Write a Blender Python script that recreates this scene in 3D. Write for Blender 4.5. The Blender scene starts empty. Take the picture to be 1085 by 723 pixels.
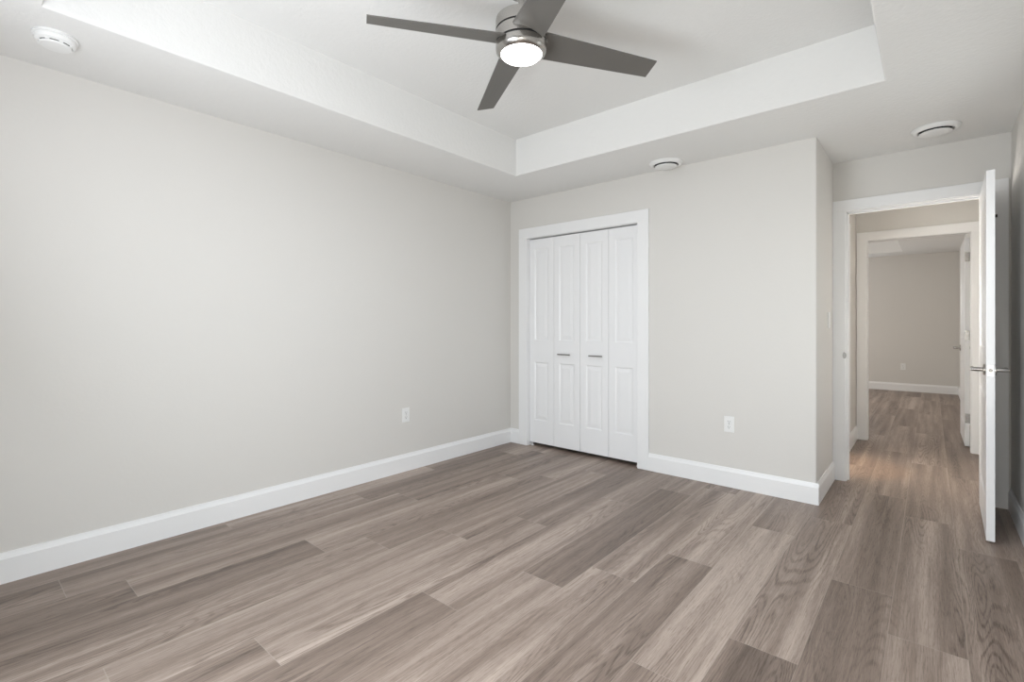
import bpy, bmesh, math, random
from mathutils import Vector, Matrix
R = math.radians
scene = bpy.context.scene
col = scene.collection

# ------------------------------------------------------------------ camera
cam_d = bpy.data.cameras.new('camera')
cam = bpy.data.objects.new('camera', cam_d); col.objects.link(cam)
cam.location = (0, 0, 1.19)
cam.rotation_euler = (R(90), 0, R(40.62))
cam_d.sensor_fit = 'HORIZONTAL'; cam_d.sensor_width = 36
cam_d.lens = 518.0 / 1085 * 36
cam_d.shift_y = -(361.5 - 344.0) / 1085
cam_d.clip_start = 0.02; cam_d.clip_end = 200
scene.camera = cam

# ------------------------------------------------------------------ colour management
vs = scene.view_settings
vs.view_transform = 'Standard'; vs.look = 'None'; vs.gamma = 1; vs.use_curve_mapping = False
vs.exposure = -0.04

# ------------------------------------------------------------------ world + lights
world = bpy.data.worlds.new('sky'); scene.world = world
world.use_nodes = True
wn = world.node_tree.nodes; wl = world.node_tree.links
bg = wn['Background']
sky = wn.new('ShaderNodeTexSky'); sky.sky_type = 'NISHITA'
sky.sun_disc = False; sky.sun_elevation = R(50); sky.sun_rotation = R(200)
wl.new(sky.outputs[0], bg.inputs[0]); bg.inputs[1].default_value = 0.12

def area(name, loc, rot, sx, sy, power, colr, spread=180):
    d = bpy.data.lights.new(name, 'AREA'); d.shape = 'RECTANGLE'
    d.size = sx; d.size_y = sy; d.energy = power; d.color = colr; d.spread = R(spread)
    o = bpy.data.objects.new(name, d); col.objects.link(o)
    o.location = loc; o.rotation_euler = rot
    return o
# added fill lights standing in for daylight, all out of view
area('fill_front_high', (-1.50, -0.20, 1.60), (R(-125), 0, R(180)), 0.95, 0.6, 27, (0.896, 0.938, 1.0))
area('fill_front_low', (-1.25, -0.34, 0.72), (R(-90), 0, R(180)), 0.8, 0.8, 33, (0.88, 0.96, 1.0))
area('fill_corner_low', (0.04, -0.34, 0.62), (R(-90), 0, R(180)), 0.5, 0.8, 17, (1.0, 0.97, 0.90))
area('fill_right_wall', (0.37, 3.15, 1.30), (R(100), 0, R(90)), 0.7, 1.2, 5, (0.96, 1.0, 0.98))
area('fill_far_wall', (-1.95, 11.10, 1.40), (R(112), 0, R(180)), 1.3, 1.2, 13, (0.833, 0.933, 1.0))
area('fill_far_left', (-3.26, 8.8, 1.40), (R(62), 0, R(-90)), 1.6, 1.2, 92, (1.0, 0.95, 0.89))  # added fill for the far room, no window in this wall
area('fill_side_room', (-1.70, 5.3, 1.40), (R(130), 0, R(-90)), 0.9, 0.9, 84, (1.0, 0.96, 0.90))  # added fill for the hall, the side room has no window

# ------------------------------------------------------------------ dimensions (metres)
XL, XR = -3.243, 0.39          # side walls of the bedroom
YF, YC, YD = -0.37, 3.76, 4.475  # front wall, closet wall, doorway wall
XC = -0.576                    # return wall beside the entry
H, T = 2.43, 2.734             # soffit and tray heights
WT = 0.115                     # partition thickness
Y2 = 6.195                     # second doorway wall
YB = 11.2                      # far wall
XFR = 0.36                     # right wall of far room

# ------------------------------------------------------------------ materials
def mat(name, color, rough=0.5, metal=0.0, bump=None, spec=0.5, emit=None):
    m = bpy.data.materials.new(name); m.use_nodes = True
    n = m.node_tree.nodes; l = m.node_tree.links; b = n['Principled BSDF']
    b.inputs['Base Color'].default_value = (*color, 1)
    b.inputs['Roughness'].default_value = rough
    b.inputs['Metallic'].default_value = metal
    b.inputs['Specular IOR Level'].default_value = spec
    if emit:
        b.inputs['Emission Color'].default_value = (*emit[0], 1)
        b.inputs['Emission Strength'].default_value = emit[1]
    tc = n.new('ShaderNodeTexCoord')
    if bump:
        sc, st, dist = bump
        nz = n.new('ShaderNodeTexNoise'); nz.inputs['Scale'].default_value = sc
        nz.inputs['Detail'].default_value = 3
        l.new(tc.outputs['Object'], nz.inputs['Vector'])
        bp = n.new('ShaderNodeBump'); bp.inputs['Strength'].default_value = st
        bp.inputs['Distance'].default_value = dist
        l.new(nz.outputs['Fac'], bp.inputs['Height']); l.new(bp.outputs['Normal'], b.inputs['Normal'])
    return m

M = {}
M['wall'] = mat('greige wall paint', (0.70, 0.681, 0.651), 0.6, bump=(55, 0.12, 0.004), spec=0.3)
M['ceil'] = mat('white ceiling texture', (0.80, 0.795, 0.78), 0.8, bump=(45, 0.35, 0.006), spec=0.2)
M['trim'] = mat('white semi gloss trim', (0.86, 0.86, 0.86), 0.32, bump=(90, 0.02, 0.001), spec=0.5)
M['door'] = mat('white door paint', (0.86, 0.86, 0.865), 0.30, bump=(120, 0.03, 0.001), spec=0.5)
M['plastic'] = mat('white plastic', (0.84, 0.84, 0.83), 0.35)
M['slot'] = mat('dark gap', (0.01, 0.01, 0.01), 0.8)
M['rubber'] = mat('black rubber', (0.015, 0.015, 0.015), 0.6)
M['lens'] = mat('lit frosted lens', (0.9, 0.9, 0.9), 0.4, emit=((1.0, 0.985, 0.96), 6.0))
M['glass'] = bpy.data.materials.new('window glass'); M['glass'].use_nodes = True
def _glass(m):
    n = m.node_tree.nodes; l = m.node_tree.links; n.clear()
    o = n.new('ShaderNodeOutputMaterial'); mx = n.new('ShaderNodeMixShader')
    t = n.new('ShaderNodeBsdfTransparent'); g = n.new('ShaderNodeBsdfGlossy'); g.inputs['Roughness'].default_value = 0.02
    mx.inputs[0].default_value = 0.06
    l.new(t.outputs[0], mx.inputs[1]); l.new(g.outputs[0], mx.inputs[2]); l.new(mx.outputs[0], o.inputs[0])
_glass(M['glass'])

def brushed(name, color, rough, scale, metal):
    m = mat(name, color, rough, metal)
    n = m.node_tree.nodes; l = m.node_tree.links; b = n['Principled BSDF']
    tc = n.new('ShaderNodeTexCoord'); mp = n.new('ShaderNodeMapping'); mp.inputs['Scale'].default_value = scale
    nz = n.new('ShaderNodeTexNoise'); nz.inputs['Scale'].default_value = 1.0; nz.inputs['Detail'].default_value = 4
    l.new(tc.outputs['Object'], mp.inputs[0]); l.new(mp.outputs[0], nz.inputs['Vector'])
    mr = n.new('ShaderNodeMapRange'); mr.inputs['To Min'].default_value = rough * 0.8; mr.inputs['To Max'].default_value = rough * 1.25
    l.new(nz.outputs['Fac'], mr.inputs['Value']); l.new(mr.outputs[0], b.inputs['Roughness'])
    return m
M['nickel'] = brushed('brushed nickel', (0.42, 0.405, 0.385), 0.24, (6, 6, 400), 1.0)
M['blade'] = brushed('silver grey blade', (0.150, 0.142, 0.130), 0.42, (3, 200, 3), 0.25)
M['pull'] = brushed('satin pull', (0.30, 0.29, 0.28), 0.35, (300, 3, 3), 0.9)

def floor_mat():
    m = bpy.data.materials.new('oak vinyl planks'); m.use_nodes = True
    n = m.node_tree.nodes; l = m.node_tree.links; b = n['Principled BSDF']
    def N(t, **k):
        x = n.new(t)
        for a, v in k.items(): setattr(x, a, v)
        return x
    def math_(op, a, bb=None, clamp=False):
        x = N('ShaderNodeMath', operation=op, use_clamp=clamp)
        for i, v in enumerate((a, bb)):
            if v is None: continue
            if isinstance(v, (int, float)): x.inputs[i].default_value = v
            else: l.new(v, x.inputs[i])
        return x.outputs[0]
    def mixc(f, a, c):
        x = N('ShaderNodeMix', data_type='RGBA')
        for i, v in ((0, f), (6, a), (7, c)):
            if isinstance(v, (int, float)): x.inputs[i].default_value = v
            elif isinstance(v, tuple): x.inputs[i].default_value = (*v, 1)
            else: l.new(v, x.inputs[i])
        return x.outputs[2]
    uv = N('ShaderNodeUVMap', uv_map='plank_uv')
    at = N('ShaderNodeAttribute', attribute_name='plank_tone')
    sep = N('ShaderNodeSeparateXYZ'); l.new(uv.outputs[0], sep.inputs[0])
    sa = N('ShaderNodeSeparateColor'); l.new(at.outputs['Color'], sa.inputs[0])
    u, v = sep.outputs[0], sep.outputs[1]
    rnd, tone, edge = sa.outputs[0], sa.outputs[1], sa.outputs[2]
    def noise(su, sv, off, detail=3, rough=0.55, dist=0.0):
        c = N('ShaderNodeCombineXYZ')
        l.new(math_('MULTIPLY', u, su), c.inputs[0]); l.new(math_('MULTIPLY', v, sv), c.inputs[1])
        l.new(math_('MULTIPLY', rnd, off), c.inputs[2])
        z = N('ShaderNodeTexNoise'); z.inputs['Scale'].default_value = 1; z.inputs['Detail'].default_value = detail
        z.inputs['Roughness'].default_value = rough; z.inputs['Distortion'].default_value = dist
        l.new(c.outputs[0], z.inputs['Vector']); return z.outputs['Fac']
    def ramp(f, lo, hi):
        x = N('ShaderNodeMapRange'); x.clamp = True
        x.inputs['From Min'].default_value = lo; x.inputs['From Max'].default_value = hi
        l.new(f, x.inputs['Value']); return x.outputs[0]
    streak = ramp(noise(12, 0.45, 91, 4, 0.58), 0.29, 0.71)
    fine = ramp(noise(260, 6.0, 53, 5, 0.75), 0.32, 0.68)
    cont = noise(9, 0.75, 37, 1, 0.4, 0.25)
    ringf = math_('SINE', math_('MULTIPLY', cont, 150))
    ring = math_('MULTIPLY', ramp(ringf, 0.1, 1.0), ramp(noise(260, 20, 29, 2, 0.7), 0.30, 0.60))
    ringmask = ramp(noise(7.0, 0.5, 17, 1), 0.43, 0.60)
    pores = ramp(noise(380, 14, 71, 2, 0.7), 0.54, 0.66)
    f = math_('ADD', math_('MULTIPLY', streak, 0.56), math_('MULTIPLY', fine, 0.30))
    f = math_('ADD', f, math_('MULTIPLY', math_('SUBTRACT', tone, 0.5), 0.95))
    f = math_('ADD', f, 0.13)
    f = math_('SUBTRACT', f, math_('MULTIPLY', math_('MULTIPLY', ring, ringmask), 0.34))
    f = math_('SUBTRACT', f, math_('MULTIPLY', pores, 0.20), True)
    cr = N('ShaderNodeValToRGB'); e = cr.color_ramp.elements
    e[0].position = 0.0; e[0].color = (0.094, 0.066, 0.051, 1)
    e[1].position = 1.0; e[1].color = (0.56, 0.46, 0.395, 1)
    mid = e.new(0.5); mid.color = (0.272, 0.208, 0.170, 1)
    l.new(f, cr.inputs[0])
    # seams, bevel highlight painted as a lighter colour: distance to the plank's long edges (u) and to its ends (edge length kept in the third channel)
    W = 0.2275
    du = math_('MINIMUM', u, math_('SUBTRACT', W, u))
    dv = math_('MINIMUM', v, math_('SUBTRACT', math_('MULTIPLY', edge, 4.0), v))
    s_u = math_('SUBTRACT', 1.0, ramp(du, 0.0006, 0.0018)); s_v = math_('SUBTRACT', 1.0, ramp(dv, 0.0005, 0.0020))
    c1 = mixc(math_('MULTIPLY', s_u, 0.50), cr.outputs[0], (0.46, 0.39, 0.33))
    c2 = mixc(math_('MULTIPLY', s_v, 0.46), c1, (0.48, 0.42, 0.37))
    l.new(c2, b.inputs['Base Color'])
    b.inputs['Specular IOR Level'].default_value = 0.45
    rr = math_('ADD', math_('MULTIPLY', fine, 0.10), 0.36)
    l.new(rr, b.inputs['Roughness'])
    bp = N('ShaderNodeBump'); bp.inputs['Strength'].default_value = 0.10; bp.inputs['Distance'].default_value = 0.002
    hgt = math_('SUBTRACT', math_('SUBTRACT', fine, math_('MULTIPLY', pores, 0.5)), math_('MULTIPLY', ring, 0.4))
    l.new(hgt, bp.inputs['Height']); l.new(bp.outputs['Normal'], b.inputs['Normal'])
    return m
M['floor'] = floor_mat()

# ------------------------------------------------------------------ helpers
def link(name, bm, material, parent=None, smooth=False, loc=None):
    me = bpy.data.meshes.new(name); bmesh.ops.recalc_face_normals(bm, faces=bm.faces[:])
    bm.to_mesh(me); bm.free()
    for mm in (material if isinstance(material, (list, tuple)) else [material]): me.materials.append(mm)
    o = bpy.data.objects.new(name, me); col.objects.link(o)
    if parent: o.parent = parent
    if loc: o.location = loc
    if smooth:
        for p in me.polygons: p.use_smooth = True
        try: me.set_sharp_from_angle(angle=R(35))
        except Exception: pass
    return o
def struct(o, label=None, cat=None):
    o['kind'] = 'structure'
    if label: o['label'] = label
    if cat: o['category'] = cat
    return o
def tag(o, label, cat, group=None):
    o['label'] = label; o['category'] = cat
    if group: o['group'] = group
    return o
def empty(name, loc, rz=0.0):
    o = bpy.data.objects.new(name, None); col.objects.link(o)
    o.empty_display_size = 0.1; o.location = loc; o.rotation_euler = (0, 0, rz); return o
def box(bm, x0, x1, y0, y1, z0, z1, bevel=0.0, mi=0):
    vs_ = [bm.verts.new((x, y, z)) for z in (z0, z1) for y in (y0, y1) for x in (x0, x1)]
    idx = [(0, 2, 3, 1), (4, 5, 7, 6), (0, 1, 5, 4), (2, 6, 7, 3), (0, 4, 6, 2), (1, 3, 7, 5)]
    fs = [bm.faces.new([vs_[i] for i in f]) for f in idx]
    for f in fs: f.material_index = mi
    if bevel:
        es = list({e for f in fs for e in f.edges})
        bmesh.ops.bevel(bm, geom=es, offset=bevel, segments=2, profile=0.5, affect='EDGES')
def lathe(bm, prof, seg=48, center=(0, 0, 0), axis='Z', mi=0):
    rings = []
    for r, z in prof:
        if r < 1e-6:
            rings.append([bm.verts.new((0, 0, z))])
        else:
            rings.append([bm.verts.new((r * math.cos(2 * math.pi * k / seg), r * math.sin(2 * math.pi * k / seg), z)) for k in range(seg)])
    vs_ = [v for rg in rings for v in rg]
    for a, b in zip(rings, rings[1:]):
        for k in range(seg):
            k2 = (k + 1) % seg
            if len(a) == 1 and len(b) == 1: continue
            if len(a) == 1: f = bm.faces.new((a[0], b[k], b[k2]))
            elif len(b) == 1: f = bm.faces.new((a[k], a[k2], b[0]))
            else: f = bm.faces.new((a[k], a[k2], b[k2], b[k]))
            f.material_index = mi
    if axis == 'X': rot = Matrix.Rotation(R(90), 4, 'Y')
    elif axis == 'Y': rot = Matrix.Rotation(R(-90), 4, 'X')
    else: rot = Matrix.Identity(4)
    bmesh.ops.transform(bm, matrix=Matrix.Translation(center) @ rot, verts=vs_)
def prism(bm, poly, axis, a0, a1):
    """extrude a closed 2-D polygon (p, z) along X or Y"""
    def P(p, z, a): return (a, p, z) if axis == 'X' else (p, a, z)
    A = [bm.verts.new(P(p, z, a0)) for p, z in poly]; B = [bm.verts.new(P(p, z, a1)) for p, z in poly]
    n = len(poly)
    for i in range(n): bm.faces.new((A[i], A[(i + 1) % n], B[(i + 1) % n], B[i]))
    bm.faces.new(A[::-1]); bm.faces.new(B)

# ------------------------------------------------------------------ floor: planks
random.seed(7)
W = 0.2275; L = 1.53
SEAM = {0: [3.51, 5.11], -1: [2.367], -2: [2.705, 4.27], -3: [1.947, 3.50], -4: [1.587], -5: [2.456], -6: [2.079],
        -7: [1.823, 3.395], -8: [1.393, 2.956], -9: [0.770, 2.317], -10: [0.363, 1.888], -11: [1.540], -12: [1.305, 2.882],
        -13: [0.558, 2.093], -14: [0.353, 1.88], -15: [1.1]}
TONE = {  # (row, index of the plank that ends at the n-th listed seam) -> tone read from the boards themselves
    (-12, 0): 0.30, (-12, 1): 0.60, (-8, 0): 0.36, (-7, 0): 0.60, (-7, 1): 0.34, (-5, 0): 0.38, (-5, 1): 0.58, (-6, 0): 0.55, (-6, 1): 0.56,
    (-3, 0): 0.26, (-3, 1): 0.60, (-2, 0): 0.36, (-2, 1): 0.42, (-1, 0): 0.56, (-1, 1): 0.50, (-4, 0): 0.48, (-4, 1): 0.62, (0, 0): 0.46, (0, 1): 0.52,
    (-9, 0): 0.40, (-9, 1): 0.56, (-9, 2): 0.42, (-8, 1): 0.58, (-8, 2): 0.54, (-10, 1): 0.58, (-10, 2): 0.50, (-11, 0): 0.52, (-11, 1): 0.46,
    (-13, 0): 0.34, (-13, 1): 0.52, (-13, 2): 0.38, (-14, 0): 0.36, (-14, 1): 0.40, (-12, 2): 0.44, (-10, 0): 0.62, (-3, 2): 0.46}
bm = bmesh.new()
uvl = bm.loops.layers.uv.new('plank_uv'); cl = bm.loops.layers.float_color.new('plank_tone')
Y0f, Y1f = -0.5, 11.35
for row in range(-20, 5):
    x0 = 0.10 + row * W; x1 = x0 + W
    if row in SEAM: s = list(SEAM[row])
    else: s = [random.uniform(0.3, 1.8)]
    n0 = 0
    while s[0] > Y0f: s.insert(0, s[0] - L); n0 += 1
    while s[-1] < Y1f: s.append(s[-1] + L)
    for i, (a, b) in enumerate(zip(s, s[1:])):
        y0, y1 = max(a, Y0f), min(b, Y1f)
        if y1 <= y0: continue
        tone = TONE.get((row, i + 1 - n0), random.uniform(0.38, 0.60)); r = random.random()
        vs_ = [bm.verts.new(p) for p in ((x0, y0, 0), (x1, y0, 0), (x1, y1, 0), (x0, y1, 0))]
        f = bm.faces.new(vs_)
        for lp in f.loops:
            lp[uvl].uv = (lp.vert.co.x - x0, lp.vert.co.y - a); lp[cl] = (r, tone, (b - a) / 4.0, 1)
# slab below
xa, xb = 0.10 - 20 * W, 0.10 + 5 * W
top = bm.faces[:]
box(bm, xa, xb, Y0f, Y1f, -0.12, -0.004, mi=1)
o = link('floor', bm, [M['floor'], M['slot']]); struct(o, 'grey brown wood plank floor running through bedroom and hall', 'floor')
for p in o.data.polygons:
    if p.normal.z < 0 and p.material_index == 0: p.flip()

# ------------------------------------------------------------------ walls
def wall(name, boxes, label, material='wall', bevel=0.0):
    bm = bmesh.new()
    for b in boxes: box(bm, *b, bevel=bevel)
    return struct(link(name, bm, M[material]), label, 'wall')
wall('wall_left', [(XL - WT, XL, YF, 4.60, 0, H)], 'long blank greige wall on the left of the room')
# closet wall with its opening
CX0, CX1, CZ = -3.022, -1.848, 2.036
def wall_back():
    bm = bmesh.new()
    box(bm, XL, CX0, YC, YC + WT, 0, H); box(bm, CX0, CX1, YC, YC + WT, CZ, H)
    # right pier with a rounded outside corner, turning into the return wall
    r = 0.012; pts = [(CX1, YC), (XC - r, YC)]
    for k in range(1, 7):
        a = R(-90 + 15 * k); pts.append((XC - r + r * math.cos(a), YC + r + r * math.sin(a)))
    pts += [(XC, YD), (XC - WT, YD), (XC - WT, YC + WT), (CX1, YC + WT)]
    A = [bm.verts.new((x, y, 0)) for x, y in pts]; B = [bm.verts.new((x, y, H)) for x, y in pts]
    n = len(pts)
    for i in range(n): bm.faces.new((A[i], A[(i + 1) % n], B[(i + 1) % n], B[i]))
    bm.faces.new(A[::-1]); bm.faces.new(B)
    o = link('wall_back', bm, M['wall'], smooth=True)
    return struct(o, 'greige wall holding the closet, with rounded outer corner beside the entry', 'wall')
wall_back()
wall('wall_closet', [(XL, XC - WT, YD, YD + WT, 0, H)], 'wall inside the closet behind the folding doors')
DX0, DX1, DZ = -0.488, 0.279, 2.045   # clear opening of the entry door
JT = 0.018
wall('wall_doorway', [(XC, DX0 - JT, YD, YD + WT, 0, H), (DX1 + JT, XR, YD, YD + WT, 0, H), (DX0 - JT, DX1 + JT, YD, YD + WT, DZ + JT, H)],
     'greige wall above and around the entry doorway')
# right wall with an opening for an added, unseen window
wall('wall_right', [(XR, XR + WT, YF, 2.75, 0, H), (XR, XR + WT, 3.55, YD + WT, 0, H), (XR, XR + WT, 2.75, 3.55, 0, 0.60), (XR, XR + WT, 2.75, 3.55, 2.0, H)],
     'greige wall right of the open white door')
wall('wall_front', [(XL - WT, -2.05, YF - WT, YF, 0, H), (-0.85, -0.28, YF - WT, YF, 0, H), (0.35, XR + WT, YF - WT, YF, 0, H), (-2.05, -0.85, YF - WT, YF, 0, 0.15), (-2.05, -0.85, YF - WT, YF, 2.07, H),
     (-0.28, 0.35, YF - WT, YF, 0, 0.15), (-0.28, 0.35, YF - WT, YF, 2.07, H)],
     'front wall with tall added windows behind the camera')
# hall
XH = -0.595
wall('wall_hall_left', [(XH - WT, XH, YD + WT, 4.70, 0, H), (XH - WT, XH, 5.48, Y2, 0, H), (XH - WT, XH, 4.70, 5.48, 2.045, H)],
     'hall wall seen as a strip just inside the entry doorway')
wall('wall_hall_right', [(XR + 0.06, XR + 0.06 + WT, YD + WT, Y2, 0, H)], 'hall wall hidden behind the open white door')
wall('wall_side_room', [(-1.9, XH - WT, 4.48 + WT, 4.60 + WT, 0, H), (-2.0, -1.9, 4.48 + WT, Y2, 0, H)], 'walls of the unseen small room added left of the hall')
EX0, EX1, EZ = -0.497, 0.277, 2.045
wall('wall_hall_end', [(-3.4, EX0 - JT, Y2, Y2 + WT, 0, H), (EX1 + JT, XR + 0.18, Y2, Y2 + WT, 0, H), (EX0 - JT, EX1 + JT, Y2, Y2 + WT, EZ + JT, H)],
     'hall end wall around the second doorway')
wall('wall_far', [(-3.4, -2.60, YB, YB + WT, 0, H), (-1.30, XFR + WT, YB, YB + WT, 0, H), (-2.60, -1.30, YB, YB + WT, 0, 0.70), (-2.60, -1.30, YB, YB + WT, 2.10, H)],
     'shaded greige wall at the far end of the second room')
wall('wall_far_right', [(XFR, XFR + WT, Y2 + WT, YB, 0, H)], 'right wall of the second room behind its open door')
wall('wall_far_left', [(-3.4, -3.3, Y2 + WT, YB, 0, H)], 'left wall of the second room')

# ------------------------------------------------------------------ ceilings with trays
def tray_ceiling(name, X0, X1, Ya, Yb, tx0, tx1, ty0, ty1, label):
    bm = bmesh.new()
    def ring(x0, x1, y0, y1, z): return [bm.verts.new(p) for p in ((x0, y0, z), (x1, y0, z), (x1, y1, z), (x0, y1, z))]
    o0 = ring(X0, X1, Ya, Yb, H); i0 = ring(tx0, tx1, ty0, ty1, H); i1 = ring(tx0, tx1, ty0, ty1, T); o1 = ring(X0, X1, Ya, Yb, T + 0.1)
    lip = []
    for k in range(4):
        k2 = (k + 1) % 4
        bm.faces.new((o0[k], o0[k2], i0[k2], i0[k])); bm.faces.new((i0[k], i0[k2], i1[k2], i1[k])); bm.faces.new((o0[k], o0[k2], o1[k2], o1[k]))
    bm.faces.new(i1); bm.faces.new(o1)
    lip = [e for e in bm.edges if all(v in i0 for v in e.verts)]
    bmesh.ops.bevel(bm, geom=lip, offset=0.010, segments=3, profile=0.5, affect='EDGES')
    o = link(name, bm, M['ceil'], smooth=True)
    return struct(o, label, 'ceiling')
tray_ceiling('ceiling', XL - WT, XR + WT, YF - WT, YD + WT, -2.635, -0.180, 0.255, 3.122, 'white textured tray ceiling of the bedroom with recessed centre')
tray_ceiling('ceiling_far', -3.4, XFR + WT, Y2 + WT, YB + WT, -2.75, -0.375, 7.0, 10.62, 'white tray ceiling seen through the second doorway')
bm = bmesh.new(); box(bm, -2.0, XR + 0.18, YD + WT, Y2 + WT, H, H + 0.1)
struct(link('ceiling_hall', bm, M['ceil']), 'plain white ceiling of the hall', 'ceiling')

# ------------------------------------------------------------------ baseboards
BH, BT = 0.140, 0.015
def base(name, axis, a0, a1, p, s, label=None):
    """board standing on a wall at p, projecting towards sign s"""
    bm = bmesh.new()
    prism(bm, [(p, 0), (p + s * BT, 0), (p + s * BT, 0.112), (p + s * (BT - 0.003), 0.118), (p + s * 0.008, 0.130), (p + s * 0.006, BH), (p, BH)], axis, a0, a1)
    return struct(link(name, bm, M['trim']), label, 'baseboard')
base('baseboard_left', 'Y', YF, YC, XL, 1, 'white baseboard along the left wall')
base('baseboard_back_left', 'X', XL + BT, -3.125, YC, -1, 'short white baseboard left of the closet')
base('baseboard_back', 'X', -1.765, XC + BT, YC, -1, 'white baseboard between the closet and the outer corner')
base('baseboard_return', 'Y', YC, YD - 0.018, XC, 1, 'white baseboard on the short return wall by the entry')
base('baseboard_right', 'Y', YF, YD - 0.018, XR, -1, 'white baseboard on the wall behind the open door')
base('baseboard_front', 'X', XL + BT, XR - BT, YF, 1, 'white baseboard under the added front windows')
base('baseboard_hall', 'Y', 5.565, Y2 - 0.018, XH, 1, 'white baseboard on the hall wall strip')
base('baseboard_far', 'X', -3.3, XFR - BT, YB, -1, 'white baseboard on the far wall of the second room')
base('baseboard_far_right', 'Y', Y2 + WT + 0.02, YB, XFR, -1, 'white baseboard on the right wall of the second room')

# ------------------------------------------------------------------ casings (trim)
CT = 0.018
def casing(name, x0, x1, z, ywall, thick, sides, reveal=0.006, cw=0.090, label=None, left=True, right_w=None, jamb=True):
    """flat casing round an opening in a wall lying along X; sides: -1 front face, +1 back face"""
    bm = bmesh.new()
    if jamb:
        box(bm, x0 - JT, x0, ywall - 0.001, ywall + thick + 0.001, 0, z)
        box(bm, x1, x1 + JT, ywall - 0.001, ywall + thick + 0.001, 0, z)
        box(bm, x0 - JT, x1 + JT, ywall - 0.001, ywall + thick + 0.001, z, z + JT)
    for s in sides:
        ya, yb = (ywall - CT, ywall) if s < 0 else (ywall + thick, ywall + thick + CT)
        rw = right_w or cw
        box(bm, x0 - reveal - cw, x0 - reveal, ya, yb, 0, z + reveal, 0.003)
        box(bm, x1 + reveal, x1 + reveal + rw, ya, yb, 0, z + reveal, 0.003)
        box(bm, x0 - reveal - cw, x1 + reveal + rw, ya, yb, z + reveal, z + reveal + cw, 0.003)
    return bm
bm = casing('c', CX0, CX1, CZ, YC, WT, (-1,), reveal=0.0, cw=0.100, jamb=False)
box(bm, CX0 - 0.004, CX0 + 0.003, YC - 0.002, YC + WT, 0, CZ); box(bm, CX1 - 0.003, CX1 + 0.004, YC - 0.002, YC + WT, 0, CZ)
box(bm, CX0, CX1, YC - 0.002, YC + WT, CZ - 0.003, CZ + 0.004)
struct(link('trim_1', bm, M['trim']), 'flat white casing framing the closet doors', 'door casing')
bm = casing('c', DX0, DX1, DZ, YD, WT, (-1, 1), cw=0.082, right_w=0.094)
# door stop strips on the jambs
box(bm, DX0, DX0 + 0.010, YD + 0.042, YD + 0.075, 0, DZ); box(bm, DX1 - 0.010, DX1, YD + 0.042, YD + 0.075, 0, DZ); box(bm, DX0, DX1, YD + 0.042, YD + 0.075, DZ - 0.010, DZ)
tr2 = struct(link('trim_2', bm, M['trim']), 'flat white casing framing the entry doorway', 'door casing')
bm = bmesh.new()
lathe(bm, [(0, 0.0), (0.010, 0.0), (0.012, -0.001), (0.012, -0.004), (0, -0.004)], 20, (0, 0, 0), 'Y')
bmesh.ops.scale(bm, vec=(1, 1, 2.0), verts=bm.verts[:])
sp = link('strike_plate', bm, M['pull'], tr2, True, (DX0 - 0.0125, YD - CT + 0.0005, 0.955)); sp['label'] = 'small oval metal strike plate lip'
bm = casing('c', EX0, EX1, EZ, Y2, WT, (-1, 1), cw=0.086, right_w=0.088)
struct(link('trim_3', bm, M['trim']), 'flat white casing framing the second doorway at the hall end', 'door casing')
# casing of the side-room opening on the hall's left wall
bm = bmesh.new()
for ya, yb in ((4.70 - 0.09, 4.70), (5.48, 5.565)): box(bm, XH, XH + CT, ya, yb, 0, 2.051, 0.003)
box(bm, XH, XH + CT, 4.61, 5.565, 2.051, 2.135, 0.003)
box(bm, XH - WT, XH + 0.001, 4.70, 4.715, 0, 2.045); box(bm, XH - WT, XH + 0.001, 5.465, 5.48, 0, 2.045); box(bm, XH - WT, XH + 0.001, 4.70, 5.48, 2.030, 2.045)
struct(link('trim_4', bm, M['trim']), 'bright edge of a white casing just inside the entry doorway', 'door casing')

# ------------------------------------------------------------------ added windows, unseen, housing the fill lights
def window(name, x0, x1, z0, z1, pos, axis, depth, label):
    r = struct(empty(name, (0, 0, 0)), label, 'window')
    f = bmesh.new(); g = bmesh.new(); w = 0.05
    def B(bm, a0, a1, d0, d1, za, zb, bv=0.0):
        if axis == 'X': box(bm, a0, a1, d0, d1, za, zb, bv)
        else: box(bm, d0, d1, a0, a1, za, zb, bv)
    d0, d1 = sorted((pos + depth * 0.35, pos + depth * 0.75))
    B(f, x0, x0 + w, d0, d1, z0, z1); B(f, x1 - w, x1, d0, d1, z0, z1); B(f, x0, x1, d0, d1, z0, z0 + w); B(f, x0, x1, d0, d1, z1 - w, z1)
    zm = (z0 + z1) / 2; B(f, x0 + w, x1 - w, d0, d1, zm - 0.02, zm + 0.02)
    dm = (d0 + d1) / 2
    B(g, x0 + w, x1 - w, dm - 0.003, dm + 0.003, z0 + w, z1 - w)
    link('window_frame', f, M['trim'], r); link('window_pane', g, M['glass'], r)
    return r
window('added_window_1', -2.05, -0.85, 0.15, 2.07, YF, 'X', -WT, 'tall white framed unseen window added behind the camera')
window('added_window_4', -0.28, 0.35, 0.15, 2.07, YF, 'X', -WT, 'narrow white framed unseen window added in the corner behind the camera')
window('added_window_2', 2.75, 3.55, 0.60, 2.0, XR, 'Y', WT, 'white framed unseen window added in the right wall beside the camera')
window('added_window_3', -2.60, -1.30, 0.70, 2.10, YB, 'X', WT, 'white framed unseen window added in the far wall, left of the doorway view')

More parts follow.
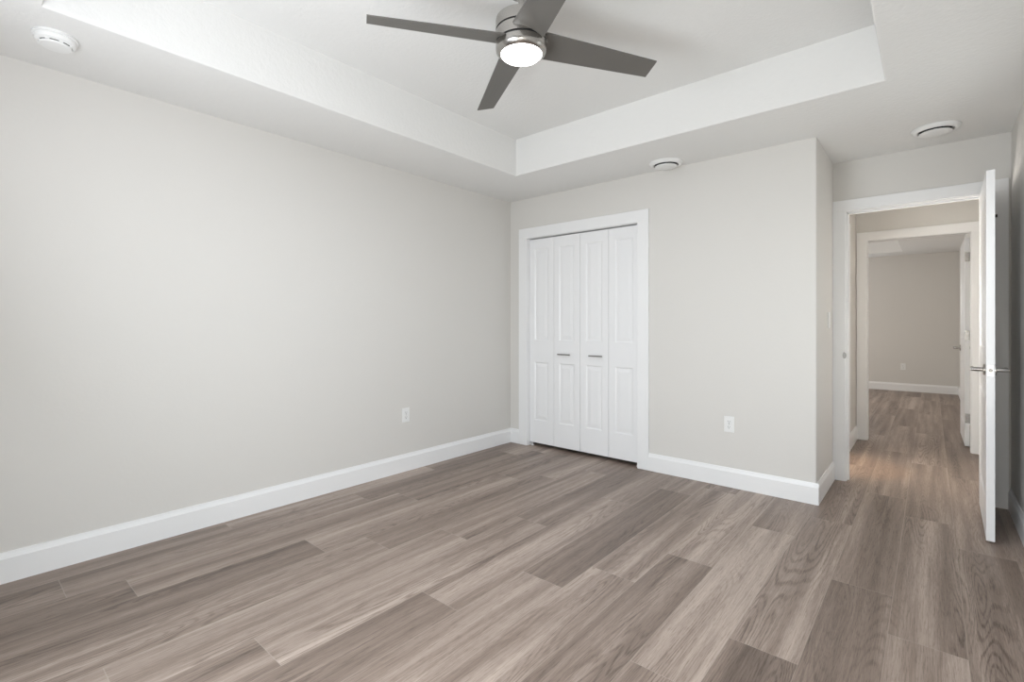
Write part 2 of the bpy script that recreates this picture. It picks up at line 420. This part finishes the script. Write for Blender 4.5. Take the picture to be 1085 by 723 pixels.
# ------------------------------------------------------------------ panelled door leaves
def leaf_bm(w, h, t, px, pz, both=True):
    """slab 0..w x 0..t x 0..h with raised panels (px: panel x-range list, pz: panel z-range list)"""
    bm = bmesh.new()
    xs = [0] + [v for p in px for v in p] + [w]; zs = [0] + [v for p in pz for v in p] + [h]
    prof = [(0.0, 0.0), (0.010, 0.0055), (0.018, 0.0055), (0.046, 0.0015)]
    def face(y0, s):
        for i in range(len(xs) - 1):
            for j in range(len(zs) - 1):
                a, b, c, d = xs[i], xs[i + 1], zs[j], zs[j + 1]
                if i % 2 == 1 and j % 2 == 1:
                    rings = []
                    for ins, dep in prof:
                        y = y0 + s * dep
                        rings.append([bm.verts.new(p) for p in ((a + ins, y, c + ins), (b - ins, y, c + ins), (b - ins, y, d - ins), (a + ins, y, d - ins))])
                    for p, q in zip(rings, rings[1:]):
                        for k in range(4): bm.faces.new((p[k], p[(k + 1) % 4], q[(k + 1) % 4], q[k]))
                    bm.faces.new(rings[-1])
                else:
                    bm.faces.new([bm.verts.new(p) for p in ((a, y0, c), (b, y0, c), (b, y0, d), (a, y0, d))])
    face(0, 1); face(t, -1)
    for i in range(len(xs) - 1):
        for z in (0, h):
            bm.faces.new([bm.verts.new(p) for p in ((xs[i], 0, z), (xs[i + 1], 0, z), (xs[i + 1], t, z), (xs[i], t, z))])
    for j in range(len(zs) - 1):
        for x in (0, w):
            bm.faces.new([bm.verts.new(p) for p in ((x, 0, zs[j]), (x, 0, zs[j + 1]), (x, t, zs[j + 1]), (x, t, zs[j]))])
    bmesh.ops.remove_doubles(bm, verts=bm.verts[:], dist=1e-5)
    return bm
LW = 0.2905
def bifold(name, x0, label, flip):
    r = empty(name, (x0, YC + 0.028, 0)); struct(r, label, 'closet door')
    for k in range(2):
        o = link('leaf', leaf_bm(LW, 1.991, 0.034, [(0.062, LW - 0.062)], [(0.220, 0.790), (1.003, 1.893)]), M['door'], r, False, (k * (LW + 0.003), 0, 0.033))
    hk = 1 if not flip else 0
    hx = hk * (LW + 0.003) + LW / 2 + (0.0 if not flip else 0.026)
    hx -= 0.020 if not flip else 0.0
    bm = bmesh.new()
    box(bm, hx - 0.068, hx + 0.068, -0.030, -0.019, 0.9035, 0.9145, 0.002)
    for q in (-0.048, 0.048): lathe(bm, [(0.0045, -0.0205), (0.0045, 0.0)], 12, (hx + q, 0, 0.909), 'Y')
    link('handle', bm, M['pull'], r)['label'] = 'slim horizontal metal bar pull'
    bm = bmesh.new(); bx = 0.012 if not flip else 2 * LW - 0.030
    box(bm, bx, bx + 0.026, 0.001, 0.030, 0.0, 0.004); box(bm, bx + (0 if not flip else 0.022), bx + (0.004 if not flip else 0.026), 0.001, 0.030, 0.0, 0.024); box(bm, bx + 0.009, bx + 0.015, 0.014, 0.020, 0.0, 0.030)
    link('pivot_bracket', bm, M['plastic'], r)
    return r
bifold('door_3', CX0 + 0.005, 'left pair of white folding closet doors, nearer the room corner', False)
bifold('door_4', CX0 + 0.005 + 2 * LW + 0.006, 'right pair of white folding closet doors, nearer the outlet', True)

# ------------------------------------------------------------------ hinged doors
def lever(parent, x, yface, s, z, toward):
    """lever set on a door face (local y), s: outward sign, toward: local x direction of the lever"""
    bm = bmesh.new()
    lathe(bm, [(0, 0), (0.031, 0), (0.031, 0.006), (0.028, 0.009), (0, 0.009)], 32, (0, 0, 0), 'Y')
    if s < 0: bmesh.ops.scale(bm, vec=(1, -1, 1), verts=bm.verts[:])
    h = link('handle', bm, M['nickel'], parent, True, (x, yface, z)); h['label'] = 'brushed metal lever handle'
    bm = bmesh.new()
    lathe(bm, [(0.0115, 0.008), (0.0115, 0.040), (0.009, 0.060), (0, 0.060)], 20, (0, 0, 0), 'Y')
    if s < 0: bmesh.ops.scale(bm, vec=(1, -1, 1), verts=bm.verts[:])
    x0, x1 = sorted((-0.008 * toward, 0.112 * toward)); y0, y1 = sorted((s * 0.044, s * 0.058))
    box(bm, x0, x1, y0, y1, -0.009, 0.009, 0.004)
    link('lever', bm, M['nickel'], h, True)
    return h
def hinged(name, loc, rz, w, label, levers, mirror=False, hinge_edge=False):
    """door_slab along local +x from the hinge; local y 0..0.035"""
    r = struct(empty(name, loc, rz), label, 'door')
    link('door_slab', leaf_bm(w, 2.018, 0.035, [(0.115, w - 0.115)], [(0.205, 0.800), (1.040, 1.900)]), M['door'], r, False, (0, 0, 0.012))
    for s in levers: lever(r, w - 0.066, 0.0 if s < 0 else 0.035, s, 0.940, -1)
    bm = bmesh.new(); box(bm, w - 0.0005, w + 0.0015, 0.005, 0.030, 0.909, 0.968, 0.0006)
    lp = link('latch_plate', bm, M['nickel'], r)
    bm = bmesh.new(); lathe(bm, [(0, 0.0), (0.0085, 0.0), (0.0085, 0.010), (0.006, 0.012), (0, 0.012)], 16, (w + 0.001, 0.0175, 0.940), 'X')
    link('latch_bolt', bm, M['pull'], lp, True)
    for z in (0.235, 1.04, 1.80):
        bm = bmesh.new()
        ky = -0.006 if not mirror else 0.041
        lathe(bm, [(0, 0.0), (0.0065, 0.0), (0.0065, 0.090), (0, 0.090)], 14, (-0.004, ky, z), 'Z')
        box(bm, -0.0022, 0.0002, 0.001, 0.033, z, z + 0.090)
        for q, yy in ((0.014, 0.010), (0.045, 0.024), (0.076, 0.010)):
            lathe(bm, [(0, 0.0), (0.0038, 0.0), (0.0038, 0.0008), (0, 0.0008)], 10, (-0.0030, yy, z + q), 'X')
        link('hinge', bm, M['nickel'], r)
    return r
# entry door, open 90 degrees into the room: local +x runs towards the camera (-Y), local +y runs to +X
d1 = hinged('door_1', (0.240, YD - 0.012, 0), R(-91.0), 0.756, 'white panelled entry door standing open, seen on its edge', (-1, 1), mirror=True)
bm = bmesh.new()
lathe(bm, [(0, 0), (0.004, 0), (0.004, 0.030), (0.010, 0.031), (0.010, 0.042), (0, 0.042)], 16, (0.012, 0.043, 1.895), 'Y')
b_ = link('hinge_bumper', bm, M['rubber'], d1, True); b_['label'] = 'black rubber hinge pin doorstop'
# far door, open into the second room: local +x runs to +Y, local +y runs to -X
d2 = hinged('door_2', (0.281, Y2 + WT + 0.150, 0), R(90.5), 0.756, 'white panelled door of the second room, open with hinges facing the hall', (-1, 1))

# ------------------------------------------------------------------ ceiling fan
FX, FY = -1.412, 1.712
fan = tag(empty('ceiling_fan', (FX, FY, T)), 'brushed metal ceiling fan with four grey blades and lit lens', 'ceiling fan')
def fl(name, prof, m, parent=fan, seg=64):
    bm = bmesh.new(); lathe(bm, [(r, z - T) for r, z in prof], seg); return link(name, bm, M[m], parent, True)
fl('canopy', [(0, T - 0.0005), (0.070, T - 0.0005), (0.070, T - 0.022), (0.055, T - 0.045), (0.026, T - 0.055), (0, T - 0.055)], 'nickel')
fl('downrod', [(0.0135, T - 0.05), (0.0135, 2.600), (0.026, 2.600), (0.027, 2.596), (0.027, 2.570)], 'nickel')
hs = fl('motor_housing', [(0, 2.582), (0.060, 2.582), (0.104, 2.579), (0.1145, 2.572), (0.1165, 2.562), (0.1165, 2.5215), (0.110, 2.5205), (0.110, 2.5145), (0.1165, 2.5135),
                          (0.1165, 2.4665), (0.110, 2.4655), (0.110, 2.4590), (0, 2.4590)], 'nickel')
gv = fl('groove', [(0.1150, 2.5200), (0.1150, 2.5150), (0.1095, 2.5150), (0.1095, 2.5200), (0.1150, 2.5200)], 'slot', hs)
gv2 = fl('groove', [(0.1150, 2.4655), (0.1150, 2.4595), (0.1095, 2.4595), (0.1095, 2.4655), (0.1150, 2.4655)], 'slot', hs)
lk = fl('light_ring', [(0.100, 2.4592), (0.1150, 2.4590), (0.1165, 2.4575), (0.1165, 2.4360), (0.1145, 2.4270), (0.1010, 2.4140), (0.0960, 2.4120), (0.0935, 2.4130), (0.0935, 2.4592)], 'nickel')
fl('lens', [(0.0932, 2.4180), (0.0928, 2.4125), (0.086, 2.4065), (0.060, 2.4010), (0.030, 2.3988), (0, 2.3982)], 'lens', lk)
def blade():
    bm = bmesh.new(); th = 0.006
    tp = math.tan(R(15))
    sec = []
    n = 10
    for i in range(n + 1):
        f = i / n; r0 = 0.098; r1 = 0.674
        hw = 0.0735 + (0.0510 - 0.0735) * f
        x = r0 + (r1 - r0) * f; z = 0.020 * (1 - f)
        row = []
        for y, zz in ((-hw, 0), (-hw, th), (hw, th), (hw, 0)):
            xx = x
            yc = y * math.cos(R(15)); row.append(bm.verts.new((xx, yc, z - y * math.sin(R(15)) + zz)))
        sec.append(row)
    for a, b in zip(sec, sec[1:]):
        for k in range(4): bm.faces.new((a[k], a[(k + 1) % 4], b[(k + 1) % 4], b[k]))
    bm.faces.new(sec[0]); bm.faces.new(sec[-1][::-1])
    es = [e for e in bm.edges if e.calc_length() > 0.02 and len(e.link_faces) == 2 and e.calc_face_angle(0) > 0.5]
    bmesh.ops.bevel(bm, geom=es, offset=0.0015, segments=2, profile=0.5, affect='EDGES')
    return link('blade', bm, M['blade'], fan)
b0 = blade()
for k in range(4):
    b = b0 if k == 0 else b0.copy()
    if k: col.objects.link(b); b.parent = fan
    b.location = (0, 0, 2.450 - T); b.rotation_euler = (0, 0, R(57.7 + 90 * k))

# ------------------------------------------------------------------ round ceiling vents, smoke detector
def vent(loc, label):
    r = tag(empty('ceiling_vent', loc), label, 'vent', None)
    bm = bmesh.new()
    lathe(bm, [(0.086, -0.0005), (0.122, -0.0005), (0.123, -0.004), (0.117, -0.012), (0.104, -0.021), (0.095, -0.0225), (0.090, -0.019), (0.086, -0.006), (0.086, -0.0005)], 64)
    link('ring', bm, M['plastic'], r, True)
    bm = bmesh.new(); lathe(bm, [(0, -0.0008), (0.0862, -0.0008), (0.0862, -0.004), (0, -0.004)], 48)
    link('throat', bm, M['slot'], r)
    bm = bmesh.new()
    lathe(bm, [(0.012, -0.004), (0.012, -0.022), (0.068, -0.024), (0.0805, -0.027), (0.0825, -0.030), (0.0785, -0.0333), (0.040, -0.0375), (0, -0.0385)], 64)
    link('disc', bm, M['plastic'], r, True)
    return r
vent((-1.545, 3.615, H), 'round white ceiling vent above the closet wall')
vent((0.020, 4.085, H), 'round white ceiling vent above the entry doorway')
sd = tag(empty('smoke_detector', (-2.862, 0.318, H)), 'round white smoke detector on the ceiling near left wall', 'smoke detector')
bm = bmesh.new(); lathe(bm, [(0, -0.0005), (0.075, -0.0005), (0.076, -0.010), (0.072, -0.012), (0, -0.012)], 56); link('base', bm, M['plastic'], sd, True)
bm = bmesh.new(); lathe(bm, [(0.068, -0.012), (0.070, -0.016), (0.068, -0.028), (0.060, -0.035), (0.0555, -0.0355), (0.0555, -0.012)], 56); link('cover', bm, M['plastic'], sd, True)
bm = bmesh.new(); lathe(bm, [(0, -0.012), (0.0560, -0.012), (0.0530, -0.0370), (0, -0.0370)], 48); link('slot', bm, M['slot'], sd)
bm = bmesh.new(); lathe(bm, [(0, -0.0365), (0.0535, -0.0380), (0.0540, -0.0410), (0.050, -0.0455), (0.020, -0.0480), (0, -0.0482)], 56)
for k in range(8):
    a = R(45 * k + 12); c, s = math.cos(a), math.sin(a); v0 = len(bm.verts)
    t_ = bmesh.new(); box(t_, 0.050, 0.060, -0.006, 0.006, -0.0400, -0.0345)
    bmesh.ops.rotate(t_, verts=t_.verts[:], cent=(0, 0, 0), matrix=Matrix.Rotation(a, 3, 'Z'))
    me = bpy.data.meshes.new('t'); t_.to_mesh(me); bm.from_mesh(me); bpy.data.meshes.remove(me); t_.free()
link('cap', bm, M['plastic'], sd, True)

# ------------------------------------------------------------------ outlets and switch
def outlet(loc, rz, label):
    """plate in local XZ, facing local -y"""
    r = tag(empty('wall_outlet', loc, rz), label, 'outlet')
    bm = bmesh.new(); box(bm, -0.0355, 0.0355, -0.006, -0.0003, -0.058, 0.058, 0.0025); link('cover_plate', bm, M['plastic'], r)
    for z in (-0.0195, 0.0195):
        bm = bmesh.new(); box(bm, -0.0165, 0.0165, -0.0085, -0.005, z - 0.0140, z + 0.0140, 0.002)
        s = link('socket', bm, M['plastic'], r)
        bm = bmesh.new()
        box(bm, -0.0078, -0.0054, -0.0089, -0.007, z - 0.001, z + 0.0075); box(bm, 0.0054, 0.0078, -0.0089, -0.007, z, z + 0.0065)
        lathe(bm, [(0, -0.0089), (0.0026, -0.0089), (0.0026, -0.007), (0, -0.007)], 12, (0, 0, z - 0.0075), 'Y')
        link('slots', bm, M['slot'], s)
    bm = bmesh.new(); lathe(bm, [(0, -0.0068), (0.003, -0.0068), (0.003, -0.005), (0, -0.005)], 12, (0, 0, 0), 'Y'); link('screw', bm, M['nickel'], r)
    return r
outlet((XL, 2.453, 0.455), R(90), 'white wall outlet on the long left wall')
outlet((-1.125, YC, 0.458), 0, 'white wall outlet on the closet wall right of the closet')
outlet((-0.383, YB, 0.435), 0, 'white wall outlet on the far wall of the second room')
sw = tag(empty('light_switch', (XC, 4.255, 1.222), R(90)), 'white light switch on the return wall by the entry', 'light switch')
bm = bmesh.new(); box(bm, -0.0355, 0.0355, -0.006, -0.0003, -0.058, 0.058, 0.0025); link('cover_plate', bm, M['plastic'], sw)
bm = bmesh.new(); box(bm, -0.0165, 0.0165, -0.0090, -0.004, -0.033, 0.033, 0.0015); link('rocker', bm, M['plastic'], sw)

# ------------------------------------------------------------------ added hall lamp, unseen, for the warm floor patch
dl = tag(empty('added_downlight', (-0.51, 5.02, H)), 'unseen round warm lamp added to the hall ceiling', 'ceiling light')
bm = bmesh.new(); lathe(bm, [(0.060, -0.0005), (0.075, -0.0005), (0.075, -0.004), (0.060, -0.006), (0.060, -0.0005)], 40); link('trim_ring', bm, M['plastic'], dl, True)
M['warm'] = mat('warm lit lens', (0.9, 0.85, 0.75), 0.4, emit=((1.0, 0.66, 0.36), 12.0))
bm = bmesh.new(); lathe(bm, [(0, -0.001), (0.0600, -0.001), (0.0600, -0.003), (0, -0.003)], 40); link('lens', bm, M['warm'], dl)
d = bpy.data.lights.new('added_hall_spot', 'SPOT'); d.spot_size = R(20); d.spot_blend = 0.35; d.shadow_soft_size = 0.05; d.energy = 75; d.color = (1.0, 0.52, 0.16)
o = bpy.data.objects.new('added_hall_spot', d); col.objects.link(o); o.parent = dl; o.location = (0, 0, -0.015); o.rotation_euler = (0, 0, 0)
# fan lamp
d = bpy.data.lights.new('fan_lamp', 'AREA'); d.shape = 'DISK'; d.size = 0.17; d.energy = 13; d.color = (0.80, 0.88, 1.0)
o = bpy.data.objects.new('fan_lamp', d); col.objects.link(o); o.parent = fan; o.location = (0, 0, 2.395 - T)
